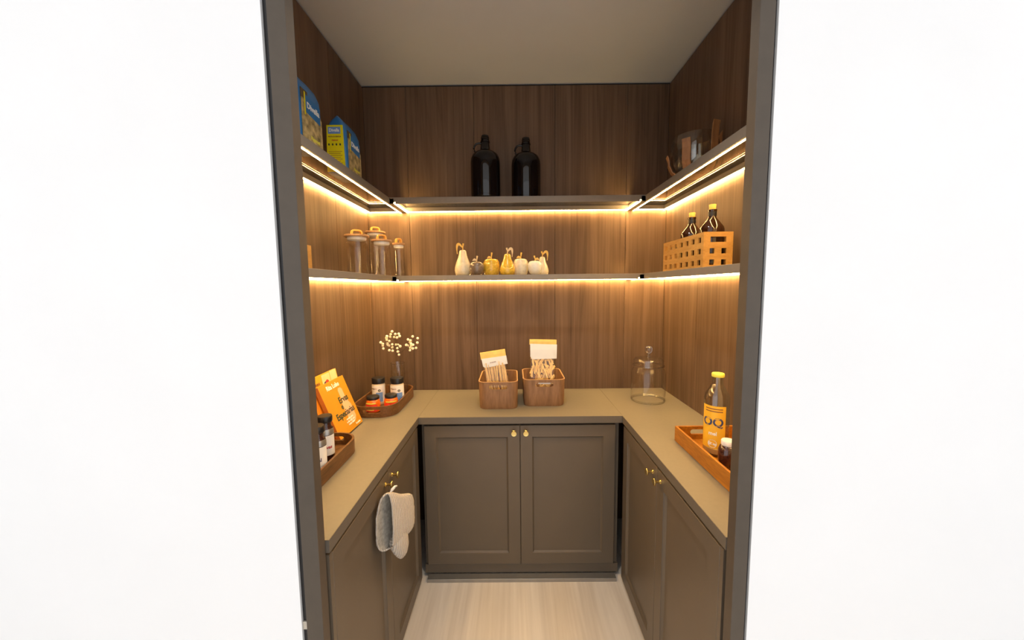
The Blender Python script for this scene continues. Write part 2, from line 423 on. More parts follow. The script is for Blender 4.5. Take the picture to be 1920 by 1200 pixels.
M['label_blue'] = plain('blue_label', (0.16, 0.30, 0.62), 0.5, var=0.12, scale=120)
M['label_red'] = plain('red_label', (0.80, 0.05, 0.03), 0.35, var=0.15, scale=60)
M['sauce'] = plain('orange_sauce', (0.82, 0.16, 0.01), 0.12, var=0.2, scale=50, coat=0.6)
M['spice'] = plain('dark_spice', (0.05, 0.016, 0.010), 0.12, var=0.4, scale=90, coat=0.5)
M['powder'] = plain('cream_powder', (0.72, 0.60, 0.42), 0.5)
M['gold_foil'] = plain('gold_foil', (0.86, 0.58, 0.14), 0.35, metal=0.25, var=0.12, scale=30)
M['pasta'] = plain('pasta', (0.86, 0.60, 0.22), 0.5, var=0.12, scale=60)
M['pasta_print'] = plain('printed_pasta', (0.42, 0.33, 0.15), 0.4, var=0.75, scale=38)
M['bag_blue'] = plain('blue_wrapper', (0.03, 0.17, 0.42), 0.3, var=0.1, scale=12, bump=0.4)
M['bag_yellow'] = plain('yellow_wrapper', (0.80, 0.70, 0.01), 0.35, var=0.04)
M['bag_brown'] = plain('brown_window', (0.10, 0.07, 0.04), 0.35, var=0.4, scale=40)
M['tag_yellow'] = plain('bottle_label_yellow', (0.86, 0.48, 0.03), 0.45, var=0.03)
M['cap_yellow'] = plain('yellow_green_cap', (0.75, 0.72, 0.10), 0.4)
M['blossom'] = plain('white_blossom', (0.88, 0.82, 0.64), 0.7)
M['stem'] = plain('dark_twig', (0.05, 0.03, 0.02), 0.7)
M['film'] = glass('clear_film', (0.97, 0.97, 0.96), 1.5, 0.08, 2.0)
def knit(name):
    m, nt, b = new_mat(name)
    tc = N(nt, 'ShaderNodeTexCoord'); wv = N(nt, 'ShaderNodeTexWave'); wv.bands_direction = 'X'
    wv.inputs['Scale'].default_value = 34; wv.inputs['Distortion'].default_value = 2.2; wv.inputs['Detail'].default_value = 3; wv.inputs['Detail Scale'].default_value = 6
    nt.links.new(tc.outputs['Object'], wv.inputs['Vector'])
    cr = N(nt, 'ShaderNodeValToRGB'); cr.color_ramp.elements[0].color = (0.46, 0.40, 0.34, 1); cr.color_ramp.elements[1].color = (0.62, 0.56, 0.48, 1)
    nt.links.new(wv.outputs['Fac'], cr.inputs['Fac']); nt.links.new(cr.outputs[0], b.inputs['Base Color'])
    b.inputs['Roughness'].default_value = 0.95; b.inputs['Specular IOR Level'].default_value = 0.1
    bp = N(nt, 'ShaderNodeBump'); bp.inputs['Strength'].default_value = 0.8; bp.inputs['Distance'].default_value = 0.003
    nt.links.new(wv.outputs['Fac'], bp.inputs['Height']); nt.links.new(bp.outputs['Normal'], b.inputs['Normal'])
    return m
M['knit'] = knit('beige_quilted_cloth')
M['lining'] = plain('grey_lining', (0.34, 0.31, 0.26), 0.9, var=0.25, scale=80, bump=0.5)

def cut(mb, cutters):
    """boolean difference, returns mesh"""
    bmesh.ops.recalc_face_normals(mb.bm, faces=mb.bm.faces)
    me = bpy.data.meshes.new('tmp'); mb.bm.to_mesh(me); mb.bm.free(); a = bpy.data.objects.new('tmp', me); C.objects.link(a)
    tmp = []
    for c in cutters:
        bmesh.ops.recalc_face_normals(c.bm, faces=c.bm.faces)
        m2 = bpy.data.meshes.new('tmpc'); c.bm.to_mesh(m2); c.bm.free(); b = bpy.data.objects.new('tmpc', m2); C.objects.link(b)
        md = a.modifiers.new('b', 'BOOLEAN'); md.object = b; md.operation = 'DIFFERENCE'; md.solver = 'EXACT'; tmp.append(b)
    dg = bpy.context.evaluated_depsgraph_get(); dg.update()
    out = bpy.data.meshes.new_from_object(a.evaluated_get(dg))
    for o_ in tmp + [a]: bpy.data.objects.remove(o_)
    return out
def slot(w_, h_, cx, cz, y0, y1, r=None, plane='XZ'):
    r = r or h_/2 - 1e-4
    return MB().prism([(cx+a, cz+b) for a, b in rrect(w_, h_, r, 5)], y0, y1, plane)

# ================================================================== TRAYS
def oval_tray(name, label, loc, w_, l_, h_=0.058, r=0.085, slots=True):
    t = thing(name, label, 'tray', loc, 0, 'oval walnut trays')
    fl_ = MB().prism(rrect(w_-0.012, l_-0.012, r-0.006, 8), 0.0, 0.007, 'XY')
    obj('base', fl_, 'walnut_tray', t)
    outer, inner = rrect(w_, l_, r, 8), rrect(w_-0.016, l_-0.016, r-0.008, 8)
    mb = MB(); bm = mb.bm
    O0 = [bm.verts.new((x, y, 0.001)) for x, y in outer]; O1 = [bm.verts.new((x, y, h_)) for x, y in outer]
    I0 = [bm.verts.new((x, y, 0.001)) for x, y in inner]; I1 = [bm.verts.new((x, y, h_)) for x, y in inner]
    n = len(outer)
    for i in range(n):
        j = (i+1) % n
        for q in ([O0[i], O0[j], O1[j], O1[i]], [I0[j], I0[i], I1[i], I1[j]], [O1[i], O1[j], I1[j], I1[i]], [O0[j], O0[i], I0[i], I0[j]]):
            bm.faces.new(q)
    me = cut(mb, [slot(0.095, 0.018, 0, 0.034, -l_/2-0.02, -l_/2+0.03), slot(0.095, 0.018, 0, 0.034, l_/2-0.03, l_/2+0.02)])
    obj('rim', me, 'walnut_tray', t, smooth=True)
    return t
oval_tray('serving_tray', 'rounded walnut tray in the back left corner holding jars and a vase', (-0.755, -0.29, WZ), 0.235, 0.44)
oval_tray('serving_tray', 'rounded walnut tray nearest the doorway holding dark spice jars', (-0.787, -1.075, WZ), 0.235, 0.48)
t = thing('serving_tray', 'square cornered amber wooden tray on the right worktop', 'tray', (0.803, -1.06, WZ))
obj('base', MB().box(-0.122, 0.122, -0.242, 0.242, 0, 0.008), 'amber_tray', t)
for sx in (-1, 1): obj('side_rail', MB().box(min(sx*.128, sx*.119), max(sx*.128, sx*.119), -0.25, 0.25, 0, 0.064, bev=0.0012), 'amber_tray', t)
for sy in (-1, 1):
    me = cut(MB().box(-0.1185, 0.1185, min(sy*.25, sy*.241), max(sy*.25, sy*.241), 0, 0.064),
             [slot(0.13, 0.022, 0, 0.04, sy*.25-0.03, sy*.25+0.03)])
    obj('end_rail', me, 'amber_tray', t)

# ================================================================== JARS ON THE TRAYS
def band(r, z0, z1, a0, a1, seg=24, t=0.0006):
    """curved label: arc of a cylinder, angles in radians"""
    mb = MB(); bm = mb.bm; rows = []
    for k in range(seg+1):
        a = a0 + (a1-a0)*k/seg
        rows.append([bm.verts.new(((r+d)*math.cos(a), (r+d)*math.sin(a), z)) for d, z in ((0, z0), (0, z1), (t, z1), (t, z0))])
    for p, q in zip(rows, rows[1:]):
        for i in range(4): bm.faces.new([p[i], p[(i+1) % 4], q[(i+1) % 4], q[i]])
    bm.faces.new(rows[0]); bm.faces.new(rows[-1])
    return mb
def wrap_text(name, s_, size, m, parent, r, z, ang, depth=0.0003, bold=0.0, sx=1.0, label=None):
    """text bent round a cylinder of radius r, centred at angle ang"""
    o = text(name, s_, size, m, parent, Matrix.Identity(4), depth, sx, bold, label=label)
    for v in o.data.vertices:
        x, y, d = v.co
        a = ang + x/r
        v.co = Vector(((r+d+0.0004)*math.cos(a), (r+d+0.0004)*math.sin(a), z+y))
    return o
TRZ = WZ + 0.0075
CAMA = -PI/2            # direction towards the camera
def tall_jar(label, loc, r, h, rz=0):
    t = thing('powder_jar', label, 'jar', loc, rz, 'white labelled jars on the back tray')
    obj('body', MB().lathe([(0, 0), (r*.95, 0), (r, .004), (r, h-.042), (r*.9, h-.034), (r*.88, h-.03), (0, h-.03)], 32), 'powder', t, smooth=True)
    obj('lid', MB().lathe([(0, h-.031), (r*.99, h-.031), (r, h-.029), (r, h-.003), (r*.96, h), (0, h)], 32), 'black', t, smooth=True)
    lb = obj('label', band(r+.0003, .012, h-.040, CAMA-1.5, CAMA+1.5), 'label_white', t, smooth=True)
    obj('print', band(r+.001, .016, h*.47, CAMA+.05, CAMA+1.05), 'label_blue', lb, label='blue square print')
    wrap_text('print', 'o', .026, 'ink', lb, r+.001, h*.56, CAMA+.55, bold=.001, label='dark round emblem')
    wrap_text('print', 'tempero', .011, 'brown_ink', lb, r+.001, h*.62, CAMA-.35)
    return t
tall_jar('white and blue labelled jar with black lid beside the wall, left one', (-0.797, -0.285, TRZ), 0.036, 0.15, -0.1)
tall_jar('white and blue labelled jar with black lid in front of the vase', (-0.686, -0.296, TRZ), 0.037, 0.152, 0.0)
def short_jar(label, loc, rz=0):
    t = thing('sauce_jar', label, 'jar', loc, rz, 'small red labelled jars on the back tray')
    r = .037
    obj('body', MB().lathe([(0, 0), (r*.8, 0), (r*.97, .006), (r, .02), (r, .050), (r*.92, .062), (r*.82, .070), (0, .070)], 32), 'sauce', t, smooth=True)
    obj('lid', MB().lathe([(0, .0695), (r*.86, .0695), (r*.88, .072), (r*.88, .083), (r*.82, .086), (0, .0855)], 32), 'black', t, smooth=True)
    lb = obj('label', band(r+.0004, .010, .046, CAMA-1.1, CAMA+1.0), 'label_red', t, smooth=True)
    obj('print', band(r+.001, .050, .056, CAMA-.8, CAMA+.8), 'cap_yellow', lb)
    wrap_text('print', 'ragu', .017, 'white_ink', lb, r+.001, .034, CAMA, bold=.0006)
    wrap_text('print', 'pomodoro', .009, 'cap_yellow', lb, r+.001, .019, CAMA, bold=.0003)
    return t
short_jar('small red labelled sauce jar with black lid at the tray handle', (-0.774, -0.430, TRZ), -0.1)
short_jar('small red labelled sauce jar with black lid in front of the white jars', (-0.688, -0.400, TRZ), 0.35)
# vase with blossom branch
t = thing('bud_vase', 'clear glass vase with round bottom and straight neck on the back tray', 'vase', (-0.716, -0.178, TRZ))
prof = [(0, 0), (.035, 0), (.050, .012), (.058, .040), (.056, .068), (.046, .092), (.040, .110), (.040, .200), (.041, .212),
        (.0385, .212), (.0375, .200), (.0375, .112), (.0435, .092), (.053, .068), (.055, .040), (.047, .016), (.034, .008), (0, .008)]
obj('body', MB().lathe(prof, 40), 'glass', t, smooth=True)
obj('rim', MB().lathe([(.0385, .211), (.0412, .211), (.0412, .2135), (.0385, .2135), (.0385, .211)], 40), 'glass_thick', t, smooth=True)
t = thing('blossom_branch', 'dark twig with clusters of small white berries standing in the vase', 'branch', (-0.716, -0.178, TRZ))
L_ = [(550,70),(525,105),(565,110),(490,125),(470,150),(505,140),(540,150),(600,145),(635,95),(650,120),(455,180),(520,180),(410,200),(440,215),(470,220),(420,245),(450,268),(490,245),(545,225),(575,235),(535,265),(520,290),(560,295),(615,265),(605,315),(630,345),(625,255),(480,235),(585,245)]
R_ = [(775,140),(830,165),(720,175),(755,185),(740,210),(840,210),(780,215),(700,240),(715,255),(770,245),(805,225),(760,295),(800,270),(835,265),(760,270)]
tw, bl = MB(), MB()
def cv(p, dy=0): return Vector((-.745+(650+p[0]/6.313-735)*.00316+.716, dy, 1.251-(610+p[1]/6.313-640)*.00316-TRZ))
fork = cv((625, 340)); root = Vector((0.006, 0.0, .012))
tw.tube([root, Vector((.012, 0, .12)), cv((622, 470)), fork], lambda q: .0022-.0008*q, 6)
hubs = [(cv((600, 240), .012), L_[18:]), (cv((480, 210), -.01), L_[10:18]), (cv((540, 130), .0), L_[:10]), (cv((765, 225), -.008), R_)]
for h, pts in hubs:
    tw.tube([fork, (fork+h)/2+Vector((0, .004, .004)), h], .0011, 5)
    for p in pts:
        c = cv(p, random.uniform(-.035, .035))
        tw.tube([h, (h+c)/2+Vector((0, 0, .003)), c], .0005, 4)
        bl.ico(c, random.uniform(.0070, .0088), 2)
obj('twig', tw, 'stem', t)
o = obj('berries', bl, 'blossom', t, smooth='all'); o['kind'] = 'stuff'

def spice_jar(label, loc, word, ink, rz=0):
    t = thing('spice_jar', label, 'jar', loc, rz, 'dark spice jars on the near tray')
    r = .029
    obj('body', MB().lathe([(0, 0), (r*.9, 0), (r, .006), (r, .115), (r*.95, .128), (r*.72, .142), (r*.72, .160), (0, .160)], 32), 'spice', t, smooth=True)
    obj('lid', MB().lathe([(0, .158), (r*.88, .158), (r*.92, .161), (r*.92, .178), (r*.85, .182), (0, .182)], 32), 'black', t, smooth=True)
    obj('collar', MB().lathe([(r*1.0, .112), (r*1.02, .112), (r*1.0, .126), (r*.93, .133), (r*.91, .131), (r*.98, .124), (r*1.0, .112)], 32), 'alu', t, smooth=True, label='grey plastic shoulder band')
    lb = obj('label', band(r+.0004, .034, .110, CAMA-1.2, CAMA+1.6), 'label_white', t, smooth=True)
    wrap_text('print', word, .017, ink, lb, r+.001, .066, CAMA+.45, bold=.0005)
    return t
spice_jar('dark spice jar with white label and red lettering, farther of the two', (-0.736, -0.995, TRZ), 'ervas', 'red_ink', 0.15)
spice_jar('dark spice jar with white label and navy lettering, nearer the doorway', (-0.712, -1.098, TRZ), 'sal', 'blue_ink', 0.15)

# bottles on the amber tray
t = thing('juice_bottle', 'tall clear bottle with orange label and yellow cap on the amber tray', 'bottle', (0.772, -0.950, WZ+.0082), 0.0); t.scale = (1, 1, .975)
r = .045
obj('body', MB().lathe([(0, 0), (r*.9, 0), (r, .006), (r, .225), (r*.93, .245), (r*.6, .272), (r*.42, .285), (r*.40, .318), (r*.36, .318), (r*.38, .285),
                        (r*.56, .270), (r*.88, .243), (r*.95, .225), (r*.95, .010), (0, .008)], 40), 'glass_thick', t, smooth=True)
obj('contents', MB().lathe([(0, .009), (r*.93, .011), (r*.93, .030), (0, .030)], 32), 'pale_stem', t, smooth=True, label='thin layer of pale grains at the bottom')
obj('cap', MB().lathe([(0, .314), (r*.48, .314), (r*.5, .316), (r*.5, .325), (r*.46, .328), (0, .328)], 32), 'cap_yellow', t, smooth=True)
lb = obj('label', band(r+.0005, .035, .205, CAMA-1.75, CAMA+.22), 'tag_yellow', t, smooth=True)
wrap_text('print', 'OQ', .046, 'blue_ink', lb, r+.001, .140, CAMA-.78, bold=.0012, label='large navy letters')
for k, zz in enumerate((.192, .182)): obj('print', band(r+.001, zz, zz+.004, CAMA-1.4, CAMA-.05), 'brown_ink', lb)
wrap_text('print', 'mel', .020, 'white_ink', lb, r+.001, .095, CAMA-.75, bold=.0006)
wrap_text('print', 'o', .050, 'white_ink', lb, r+.001, .058, CAMA-.75, bold=.004, label='white round spot')
t = thing('syrup_jar', 'low dark red jar beside the clear bottle on the amber tray', 'jar', (0.738, -1.090, WZ+.0082)); t.scale = (1, 1, .92)
obj('body', MB().lathe([(0, 0), (.027, 0), (.031, .006), (.031, .085), (.026, .100), (.020, .104), (0, .104)], 32), 'spice', t, smooth=True)
obj('lid', MB().lathe([(0, .1035), (.022, .1035), (.023, .106), (.023, .120), (.021, .123), (0, .123)], 32), 'seal', t, smooth=True, label='pale lid')

# ================================================================== BOOKS (each stands on its lower edge, cover towards the room)
def book(label, y0, y1, xb, lean, h, th, cover, rollz=0.0):
    """lower front edge at x=xb, leaning back to the left wall by `lean`"""
    t = thing('cookbook', label, 'book', (xb, (y0+y1)/2, WZ+.0006+th*math.sin(lean)), 0, 'cookbooks leaning on the left wall', rot=None)
    t.rotation_euler = Euler((0, -lean, 0)).to_matrix().to_4x4().to_euler()
    t.rotation_euler = (Matrix.Rotation(-lean, 4, 'Y') @ Matrix.Rotation(PI/2 + rollz, 4, 'Z')).to_euler()
    w_ = y1-y0
    obj('front_cover', MB().box(-w_/2, w_/2, 0, .0022, 0, h, bev=.0005, seg=1), cover, t)
    obj('back_cover', MB().box(-w_/2, w_/2, th-.0022, th, 0, h, bev=.0005, seg=1), cover, t)
    obj('spine', MB().box(-w_/2-.0015, -w_/2+.0012, 0, th, 0, h), 'spine', t, label='rust brown spine')
    obj('pages', MB().box(-w_/2+.0015, w_/2-.004, .0024, th-.0024, .004, h-.004), 'paper', t)
    return t, w_
t, w_ = book('orange cookbook with a peach bottle on its cover, foremost of the leaning books', -0.800, -0.570, -0.775, 0.365, 0.252, 0.017, 'book_orange')
def pr(parent, poly, m, lab=None, y=-0.0004, nm='print'): return obj(nm, MB().prism(poly, y-.0003, 0.0001+y*0, 'XZ'), m, parent, label=lab)
btl = [(.012, .045), (.030, .030), (.062, .030), (.080, .048), (.080, .110), (.066, .132), (.058, .150), (.058, .196), (.048, .206), (.028, .206), (.020, .196), (.020, .150), (.010, .130)]
fc = [c for c in t.children if c.name.startswith('front_cover')][0]
pr(fc, btl, 'peach', 'peach bottle shape')
text('print', 'Rita Lobo', .030, 'white_ink', fc, at(-.005, -.0006, .226), bold=.0007, sx=.95)
text('print', 'Ervas', .042, 'ink', fc, at(.035, -.0009, .150), bold=.0010, sx=.95)
text('print', 'e', .036, 'ink', fc, at(.000, -.0009, .120), bold=.0010)
text('print', 'Especiarias', .042, 'ink', fc, at(.008, -.0009, .088), bold=.0010, sx=.92)
for k, wd in enumerate((.055, .062, .045)):
    text('print', ('receitas para', 'o dia a dia com', 'muito sabor')[k], .0125, 'white_ink', fc, at(.022, -.0009, .058-.013*k), bold=.0003)
text('print', 'la cucina', .013, 'white_ink', fc, at(.075, -.0006, .014), bold=.0003)
t, w_ = book('yellow cookbook with a peach picture on its cover, rearmost and tallest of the leaning books', -0.805, -0.555, -0.850, 0.20, 0.276, 0.012, 'book_yellow')
fc = [c for c in t.children if c.name.startswith('front_cover')][0]
pr(fc, [(-.015, .190), (.055, .190), (.055, .272), (-.015, .272)], 'pale_peach', 'peach picture')
pr(fc, [(.060, .190), (.118, .190), (.118, .276), (.060, .276)], 'pale_peach', 'pale picture')
o = pr(fc, [(.010+.018*math.cos(a*PI/8), .225+.014*math.sin(a*PI/8)) for a in range(16)], 'blue_ink', 'dark round dish', y=-.0008)
o = pr(fc, [(.024+.014*math.cos(a*PI/8), .232+.012*math.sin(a*PI/8)) for a in range(16)], 'label_red', 'red dish', y=-.0011)
text('print', 'COZINHA', .016, 'brown_ink', fc, at(-.075, -.0006, .240), bold=.0005)
text('print', 'PRATICA', .016, 'brown_ink', fc, at(-.075, -.0006, .200), bold=.0005)
t, w_ = book('deep orange cookbook squeezed between the other two leaning books', -0.832, -0.640, -0.805, 0.34, 0.226, 0.008, 'book_deep')

# ================================================================== WOODEN BINS WITH PASTA PACKETS
def bin_(label, cx, y0, y1, w_, h_=0.152):
    l_ = y1-y0; t = thing('wooden_bin', label, 'bin', (cx, (y0+y1)/2, WZ), 0, 'walnut bins on the back worktop')
    mb = MB(); bm = mb.bm
    levels = [(0.0, .96), (.012, .985), (h_*.5, 1.0), (h_, 1.02)]
    outs, ins = [], []
    for z, sc in levels:
        outs.append([bm.verts.new((x, y, z)) for x, y in rrect(w_*sc, l_*sc, .040, 6)])
        ins.append([bm.verts.new((x, y, max(z, .006))) for x, y in rrect(w_*sc-.012, l_*sc-.012, .034, 6)])
    n = len(outs[0])
    for S_ in (outs, ins):
        for a, b in zip(S_, S_[1:]):
            for i in range(n): bm.faces.new([a[i], a[(i+1) % n], b[(i+1) % n], b[i]])
    for i in range(n): bm.faces.new([outs[-1][i], outs[-1][(i+1) % n], ins[-1][(i+1) % n], ins[-1][i]])
    bm.faces.new(outs[0]); bm.faces.new(ins[0])
    me = cut(mb, [slot(.100, .024, 0, .124, -l_/2-.03, -l_/2+.03), slot(.100, .024, 0, .124, l_/2-.03, l_/2+.03)])
    obj('shell', me, 'bin_wood', t, smooth=True)
    top = MB(); o1, i1 = rrect(w_*1.02+.0006, l_*1.02+.0006, .0403, 6), rrect(w_*1.02-.0126, l_*1.02-.0126, .0337, 6); b2 = top.bm
    A = [b2.verts.new((x, y, h_)) for x, y in o1]; B = [b2.verts.new((x, y, h_)) for x, y in i1]
    A2 = [b2.verts.new((x, y, h_+.0015)) for x, y in o1]; B2 = [b2.verts.new((x, y, h_+.0015)) for x, y in i1]
    for i in range(n):
        j = (i+1) % n
        for q in ([A[i], A[j], A2[j], A2[i]], [B[j], B[i], B2[i], B2[j]], [A2[i], A2[j], B2[j], B2[i]], [A[j], A[i], B[i], B[j]]): b2.faces.new(q)
    obj('rim', top, 'bin_edge', t, label='paler top edge')
    return t
bin_('walnut bin left of centre on the back worktop, with the shorter pasta packet', -0.104, -0.395, -0.105, 0.214)
bin_('walnut bin right of centre on the back worktop, with the taller pasta packet', 0.152, -0.352, -0.070, 0.232)

def packet(label, loc, rot, w_, h_, gold, white, kind):
    t = thing('pasta_packet', label, 'pasta packet', loc, 0, 'pasta packets standing in the bins', rot=rot)
    d = .028
    zt = h_-gold-.004
    rings = []
    for z, ww, dd in ((0, .92, .8), (.015, 1, 1), (zt*.6, .98, .95), (zt*.85, .98, .6), (zt, .98, .12)):
        rings.append([(x, y, z) for x, y in rrect(w_*ww, 2*d*dd, min(.012, d*dd*.8), 4)])
    obj('film', MB().loft(rings), 'film', t, smooth=True)
    mbp = MB(); random.seed(hash(kind) % 7 + 3 if False else (5 if kind == 'long' else 9))
    if kind == 'long':
        for k in range(46):
            x = random.uniform(-w_*.40, w_*.38); y = random.uniform(-d*.75, d*.7); h1 = zt*random.uniform(.84, .95)
            mbp.tube([(x, y, .006), (x+random.uniform(-.006, .006), y*.9, h1*.5), (x+random.uniform(-.006, .006), y*.6, h1)], .0024, 5)
    else:
        for k in range(120):
            z = random.uniform(.02, zt*.93); s_ = 1-.5*z/zt
            c = Vector((random.uniform(-w_*.40, w_*.40), random.uniform(-d*.8, d*.7)*s_, z)); a = random.uniform(.9, 2.25)
            v = Vector((math.cos(a), random.uniform(-.2, .2), math.sin(a)))*.024
            if z > zt*.62: c.y = random.uniform(-.001, .006)
            c.x = max(-w_*.46+abs(v.x), min(w_*.46-abs(v.x), c.x)); c.z = max(.022, c.z)
            mbp.tube([c-v, c+v], .0052, 7)
    o = obj('pasta', mbp, 'pasta', t, smooth=True); o['kind'] = 'stuff'
    obj('folded_top', MB().box(-w_/2, w_/2, -.004, .003, h_-gold, h_, bev=.001), 'gold_foil', t, label='folded golden top')
    obj('fold', MB().box(-w_/2+.001, w_/2-.001, -.0065, -.0042, h_-gold*.55, h_-.003, bev=.0005), 'gold_foil', t)
    cz = h_-gold
    obj('header_card', MB().xf(Matrix.Identity(4)).prism([(-w_/2+.006, cz-white*.8), (-w_/2+.016, cz-white), (w_/2+.002, cz-white*.92), (w_/2+.002, cz+.004), (-w_/2+.004, cz+.006)], -.0095, -.0068, 'XZ'), 'label_white', t, label='white paper header')
    if kind != 'long':
        obj('sticker', MB().box(-.022, .045, -d-.0012, -d-.0002, .115, .130), 'label_white', t, label='small white sticker')
    else:
        text('print', 'massa', .014, 'brown_ink', [c for c in t.children if c.name.startswith('header_card')][0], at(-.006, -.0098, cz-white*.45, .08))
    return t
packet('pasta packet with straight strands leaning left in the left bin', (-0.090, -0.350, WZ+.0185), (0, math.radians(-8.5), 0), .140, .302, .040, .046, 'long')
packet('pasta packet with short tubes standing tall in the right bin', (0.139, -0.309, WZ+.0100), (0, math.radians(1.5), 0), .152, .362, .030, .082, 'tube')

# ================================================================== COOKIE JAR
t = thing('glass_jar', 'large clear lidded glass jar on the right of the back worktop', 'jar', (0.765, -0.252, WZ))
r = .095
obj('body', MB().lathe([(0, 0), (r*.94, 0), (r, .006), (r, .160), (r*.95, .182), (r*.84, .196), (r*.80, .202), (r*.80, .206)], 56), 'glass', t, smooth=True)
obj('base_ring', MB().lathe([(r*.90, .0005), (r*.985, .0005), (r*1.004, .006), (r*1.004, .011), (r*.97, .012), (r*.90, .007), (r*.90, .0005)], 56), 'glass_thick', t, smooth=True, label='thick glass foot')
ld = obj('lid', MB().lathe([(r*.83, .207), (r*.86, .207), (r*.86, .238), (r*.80, .248), (r*.2, .254), (0, .254), (0, .251), (r*.2, .251), (r*.78, .245), (r*.83, .237), (r*.83, .207)], 56), 'glass', t, smooth=True)
obj('lid_rim', MB().lathe([(r*.80, .2065), (r*.93, .2065), (r*.93, .2095), (r*.80, .2095), (r*.80, .2065)], 56), 'solid_glass', ld, smooth=True)
obj('knob', MB().lathe([(0, .252), (.010, .252), (.007, .262), (.006, .275), (.013, .281), (.0185, .292), (.0195, .300), (.0180, .309), (.012, .317), (.005, .320), (0, .3205)], 28), 'solid_glass', ld, smooth=True)

# ================================================================== UPPER SHELF THINGS
def jug(label, loc, s_):
    t = thing('dark_jug', label, 'jug', loc, 0, 'dark glass jugs on the upper shelf'); t.scale = (s_, s_, s_)
    r = .0845
    obj('body', MB().lathe([(0, 0), (r*.9, 0), (r*.985, .006), (r, .012), (r*.985, .020), (r, .028), (r, .205), (r*.97, .228), (r*.86, .250), (r*.66, .264), (r*.42, .272),
                            (.029, .280), (.0255, .300), (.0235, .318), (.0265, .320), (.0265, .326), (.0225, .328), (.0225, .350), (.0205, .357), (.017, .357), (.017, .340), (0, .340)], 48), 'smoke', t, smooth=True)
    obj('handle', MB().tube([(-.021, -.006, .312), (-.034, -.006, .316), (-.050, -.006, .312), (-.060, -.006, .300), (-.064, -.006, .286), (-.060, -.006, .272), (-.052, -.006, .262)], .0052, 10), 'smoke', t, smooth=True)
    for z in (.334, .344): obj('thread', MB().lathe([(.0222, z-.002), (.0242, z), (.0222, z+.002)], 32), 'smoke', t, smooth=True)
    return t
jug('dark glass jug with ring handle, left one of the pair', (-0.1695, -0.170, S1), 1.0)
jug('dark glass jug with ring handle, right one of the pair', (0.066, -0.118, S1), 1.015)

def pasta_bag(label, loc, rz=0):
    t = thing('pasta_bag', label, 'pasta bag', loc, rz, 'blue and yellow pasta bags on the upper shelf'); t.scale = (.90, 1.06, 1.01)
    rings = []
    for z, a, b, rr in ((0, .094, .140, .012), (.006, .100, .146, .014), (.10, .102, .148, .016), (.185, .092, .144, .016), (.215, .066, .136, .016), (.232, .034, .120, .012), (.245, .008, .104, .0035)):
        rings.append([(x, y, z) for x, y in rrect(a, b, rr, 4)])
    obj('wrapper', MB().loft(rings), 'bag_blue', t, smooth='all')
    fx = .0515                    # +x side: printed pasta with blue badge
    f = obj('front_print', MB().prism([(-.062, .006), (.064, .006), (.062, .120), (.030, .150), (-.060, .150)], fx, fx+.0008, 'YZ'), 'pasta_print', t, label='printed picture of pasta')
    RX = Matrix.Rotation(PI/2, 4, 'Z') @ FRONT
    obj('print', MB().prism([(-.058, .150), (-.020, .150), (-.020, .182), (-.058, .182)], fx-.004, fx-.001, 'YZ'), 'bag_brown', f)
    obj('print', MB().prism([(-.036, .110), (.052, .100), (.054, .160), (-.036, .168)], fx+.0008, fx+.0014, 'YZ'), 'bag_blue', f, label='blue badge')
    text('print', 'Divella', .028, 'white_ink', f, Matrix.Translation((fx+.0016, .008, .136)) @ RX, bold=.0008)
    obj('print', MB().prism([(-.044, .100), (-.037, .100), (-.037, .175), (-.044, .175)], fx+.0008, fx+.0012, 'YZ'), 'bag_yellow', f)
    text('print', 'Rigatoni', .017, 'cap_yellow', f, Matrix.Translation((fx+.0012, .015, .034)) @ RX, bold=.0006)
    fy = -.0745
    g = obj('side_print', MB().prism([(-.046, .004), (.042, .004), (.036, .196), (-.040, .196)], fy-.0012, fy+.003, 'XZ'), 'bag_yellow', t, label='yellow side panel')
    obj('print', MB().prism([(-.034, .160), (.026, .160), (.026, .188), (-.034, .188)], fy-.002, fy-.0012, 'XZ'), 'label_blue', g, label='blue badge')
    text('print', 'Divella', .018, 'white_ink', g, at(-.004, fy-.0022, .174), bold=.0006)
    text('print', 'PASTA DI SEMOLA', .0075, 'brown_ink', g, at(-.003, fy-.0014, .148), bold=.0002)
    text('print', 'rigatoni', .010, 'red_ink', g, at(-.003, fy-.0014, .134), bold=.0002)
    for k in range(4): obj('print', MB().prism([(-.032+.018*k+.004*math.cos(a*PI/4), .116+.005*math.sin(a*PI/4)) for a in range(8)], fy-.0018, fy-.0012, 'XZ'), 'ink', g)
    for k in range(7): obj('print', MB().box(-.035, .030-.008*(k % 2), fy-.0016, fy-.0012, .086-.008*k, .0878-.008*k), 'brown_ink', g)
    return t
b1 = pasta_bag('blue and yellow pasta bag with yellow side panel, beside the back corner', (-0.778, -0.621, S1))
dup(b1, (-0.780, -0.968, S1), 'blue and yellow pasta bag nearest the doorway on the upper shelf')

